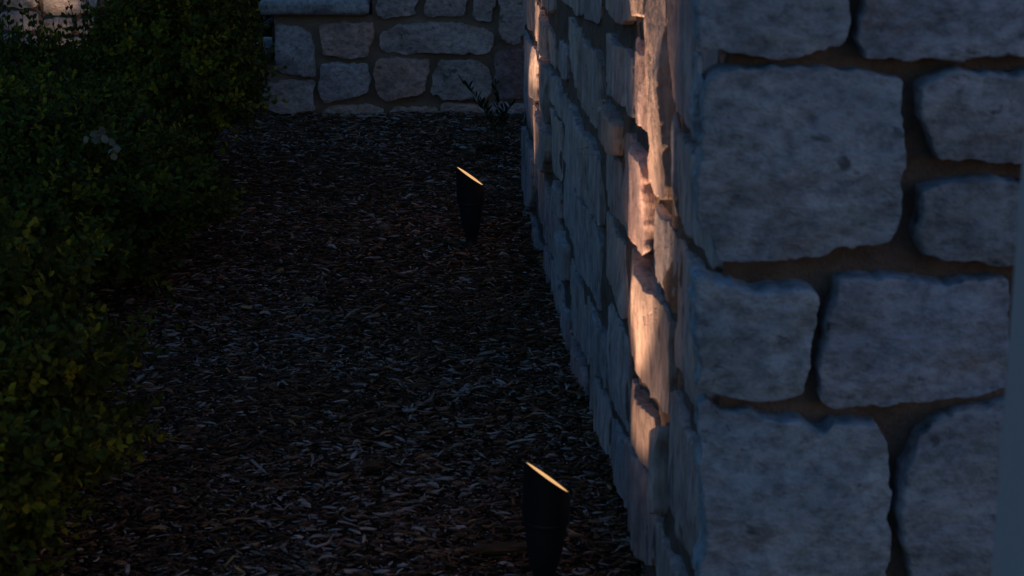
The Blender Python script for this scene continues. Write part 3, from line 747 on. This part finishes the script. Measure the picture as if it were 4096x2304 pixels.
    for k in range(34):
        a_ = rr.uniform(0, 6.28); q = rr.uniform(.35, .8); el = rr.uniform(.25, .85)
        end = np.array([math.cos(a_) * rx * q, math.sin(a_) * ry * q, h * el]); st = np.array([math.cos(a_) * .05, math.sin(a_) * .05, -.03])
        mid = (st + end) / 2 + np.array([rr.uniform(-.04, .04), rr.uniform(-.04, .04), -.03])
        br.tube([st, (st * .6 + mid * .4), mid, (mid + end) / 2 + np.array([0, 0, .02]), end], [.009, .008, .006, .004, .002], 6)
    br.build('branches', M_BARK, e)
    return e
rs_ = random.Random(4)
shrub(-1.11, 6.28, .215, .48, .80, 3600, 51, 'farthest boxwood shrub, tall and dark against the back stone wall', shoots=[(.20 + rs_.uniform(-.04, .08), rs_.uniform(-.2, .2), rs_.uniform(.35, .75)) for _ in range(12)] + [(-.18 + rs_.uniform(-.12, .04), rs_.uniform(-.2, .2), rs_.uniform(.45, .75)) for _ in range(12)])
shrub(-1.66, 6.25, .44, .50, .41, 3400, 54, 'low boxwood shrub at the left edge under the warm lit wall', shoots=[(rs_.uniform(-.30, .36), rs_.uniform(-.3, .3), rs_.uniform(.42, .62)) for _ in range(80)])
shrub(-1.32, 4.95, .49, .70, .48, 6200, 52, 'middle boxwood shrub with pale dead leaves near its top')
shrub(-1.20, 3.05, .47, .85, .52, 7000, 53, 'nearest boxwood shrub, dark and out of focus at the lower left')

# dead pale leaf clusters caught on the middle shrub
DL = attr_mat('dead_leaf', .8, .15, .2)
def dead_cluster(x, y, dist, n, seed, label):
    r = np.random.default_rng(seed); d = ray(x, y); d /= np.linalg.norm(d); p = CO + d * dist
    e_pos = r.normal(0, .007, (n, 3)); e_pos[:, 2] *= 1.5
    dv_ = unit(r.normal(0, 1, (n, 3)) + np.array([0, -.3, -.3])); up = unit(np.array([0, -1, .4]) + r.normal(0, .4, (n, 3)))
    L = r.uniform(.018, .026, n); c = np.array([.30, .25, .17]) * r.uniform(.7, 1.2, (n, 1))
    V, q4, t3, C = leaf_batch(e_pos, dv_, up, L, L * .75, c)
    o = np_mesh('dead_leaf_cluster', V, [q4, t3], DL, None, C); o.location = tuple(p)
    tag(o, label, 'dead leaves', 'dead leaves caught in the hedge')
dead_cluster(392, 540, 4.62, 9, 1, 'larger pale clump of dead leaves, higher of two in the middle boxwood')
dead_cluster(455, 600, 4.50, 7, 2, 'smaller pale pair of dead leaves, lower right of two in the middle boxwood')

# cypress-like shrub behind the handrail
def cypress(x, y, h, rad, seed, label):
    r = np.random.default_rng(seed); e = empty('conifer_shrub', (x, y, 0)); tag(e, label, 'shrub')
    n = 9000; z = r.random(n) ** .8 * h; rr_ = rad * (1 - (z / h) ** 1.6) * np.sqrt(r.uniform(.25, 1, n)); a_ = r.uniform(0, 6.28, n)
    p = np.stack([rr_ * np.cos(a_), rr_ * np.sin(a_), z], 1); dv_ = unit(np.stack([np.cos(a_), np.sin(a_), np.full(n, .8)], 1) + r.normal(0, .4, (n, 3)))
    L = r.uniform(.02, .04, n); c = np.array([.030, .055, .022]) * r.uniform(.6, 1.4, (n, 1))
    V, q4, t3, C = leaf_batch(p, dv_, unit(r.normal(0, 1, (n, 3))), L, L * .28, c)
    np_mesh('foliage', V, [q4, t3], M_LEAF, e, C)
    MB().tube([(0, 0, -.03), (0, 0, h * .5), (0.01, 0, h * .95)], [.018, .012, .004], 8).build('trunk', M_BARK, e)
cyx = on_plane(1060, 120, (0, 8.3, 0), (0, 1, 0))
cypress(cyx[0] + .0, 8.45, .75, .14, 61, 'small dark conifer beside the stair, seen under the handrail')

# ============================================================ weed at the foot of the far wall
def weed(base, label, stems, seed, straw=3):
    e = empty('weed', tuple(base)); e.scale = (.82, .82, .82); tag(e, label, 'weed'); r = np.random.default_rng(seed); ms = MB(); P, Dv, Ln = [], [], []
    for (dx, dy, dz, nl) in stems:
        end = np.array([dx, dy, dz]); mid = end * .5 + np.array([0, 0, .03])
        pts = [np.array([0, 0, -.01]), mid * .6, mid, (mid + end) / 2 + np.array([0, 0, .006]), end]; ms.tube(pts, [.0028, .0024, .002, .0015, .0008], 6)
        for k in range(nl):
            f_ = .3 + .7 * (k + r.random()) / nl; i0 = min(3, int(f_ * 4)); q = pts[i0] * (1 - (f_ * 4 - i0)) + pts[i0 + 1] * (f_ * 4 - i0)
            a_ = r.uniform(0, 6.28); P.append(q); Dv.append(unit((np.array([math.cos(a_), math.sin(a_), .9]) + end * 1.5)[None])[0]); Ln.append(r.uniform(.028, .055))
    P, Dv, Ln = np.array(P), np.array(Dv), np.array(Ln); c = np.array([.028, .055, .020]) * r.uniform(.6, 1.3, (len(P), 1))
    V, q4, t3, C = leaf_batch(P, Dv, unit(r.normal(0, 1, (len(P), 3))), Ln, Ln * .24, c)
    np_mesh('leaves', V, [q4, t3], M_LEAF, e, C); ms.build('stems', M_BARK, e)
    if straw:
        st = MB(); rr = random.Random(seed)
        for _ in range(straw):
            a_ = rr.uniform(0, 6.28); l = rr.uniform(.10, .24); q = np.array([math.cos(a_) * l * .7, math.sin(a_) * l * .3, l * .75])
            st.tube([(0, 0, 0), q * .5 + np.array([0, 0, .03]), q], [.0014, .0012, .0006], 5)
        st.build('dry_stalks', M_STRAW, e)
wb = on_ground(2000, 560)
weed(wb, 'leafy green weed with thin arching stems at the foot of the back wall', [(-.17, 0, .27, 24), (-.11, .02, .17, 18), (-.02, .02, .26, 18), (.05, 0, .16, 14), (-.06, -.03, .10, 12), (.03, -.04, .10, 12), (.02, .05, .14, 14)], 5, 7)
weed(on_ground(1830, 455), 'low tuft of green weed sprouting at the base of the back wall', [(-.05, 0, .06, 12), (.02, 0, .07, 12), (.05, 0, .05, 10)], 6, 2)
weed(on_ground(1950, 655), 'tiny sparse weed seedling in the mulch in front of the larger weed', [(-.04, 0, .05, 8), (.03, 0, .04, 7)], 9, 2)

# ============================================================ loose pieces lying on the mulch
def chunk(x, y, sx, sy, sz, mat, seed, name, label, cat, rz=0):
    b = on_ground(x, y); r = np.random.default_rng(seed); nu, nv = 22, 12; V = []
    for i_ in range(nv + 1):
        ph = math.pi * i_ / nv
        for k in range(nu):
            a_ = 2 * math.pi * k / nu; d = np.array([math.sin(ph) * math.cos(a_), math.sin(ph) * math.sin(a_), math.cos(ph)])
            q = np.sign(d) * np.abs(d) ** .75; f_ = 1 + .55 * float(fbm(d[0] * 1.7 + seed, d[1] * 1.7 + d[2] * 2.3, seed, 4, .6)); V.append(q * f_ * np.array([sx, sy, sz]) / 2)
    F = [[i_ * nu + k, i_ * nu + (k + 1) % nu, (i_ + 1) * nu + (k + 1) % nu, (i_ + 1) * nu + k] for i_ in range(nv) for k in range(nu)]
    o = MB().add(V, F).build(name, mat, None, True, 50); z = float(gz(b[0], b[1])); o.location = (b[0], b[1], z + sz * .3 + .008); o.rotation_euler = (0, 0, rz)
    tag(o, label, cat); return o
chunk(1492, 1888, .052, .03, .018, M_CHUNK, 1, 'bark_chunk', 'reddish brown bark chunk lying in open mulch left of the nearer spotlight', 'bark', .2)
chunk(1540, 940, .034, .028, .022, M_PEBBLE, 2, 'pebble', 'rounded tan pebble in the mulch left of the farther spotlight', 'pebble', .4)
chunk(1230, 1215, .035, .022, .016, M_PEBBLE, 3, 'pebble', 'small tan pebble in the mulch well below and left of the farther spotlight', 'pebble')
chunk(1917, 1455, .026, .016, .012, M_PEBBLE, 4, 'pebble', 'tiny orange-tan pebble in the mulch midway between the two spotlights', 'pebble')
chunk(2085, 1225, .016, .050, .012, M_CHUNK, 5, 'bark_chunk', 'upright reddish bark sliver close to the foot of the near stone wall', 'bark', .1)
chunk(2010, 2262, .11, .03, .02, M_CHUNK, 6, 'bark_chunk', 'long brown bark piece at the bottom edge beside the nearer spotlight', 'bark', .1)
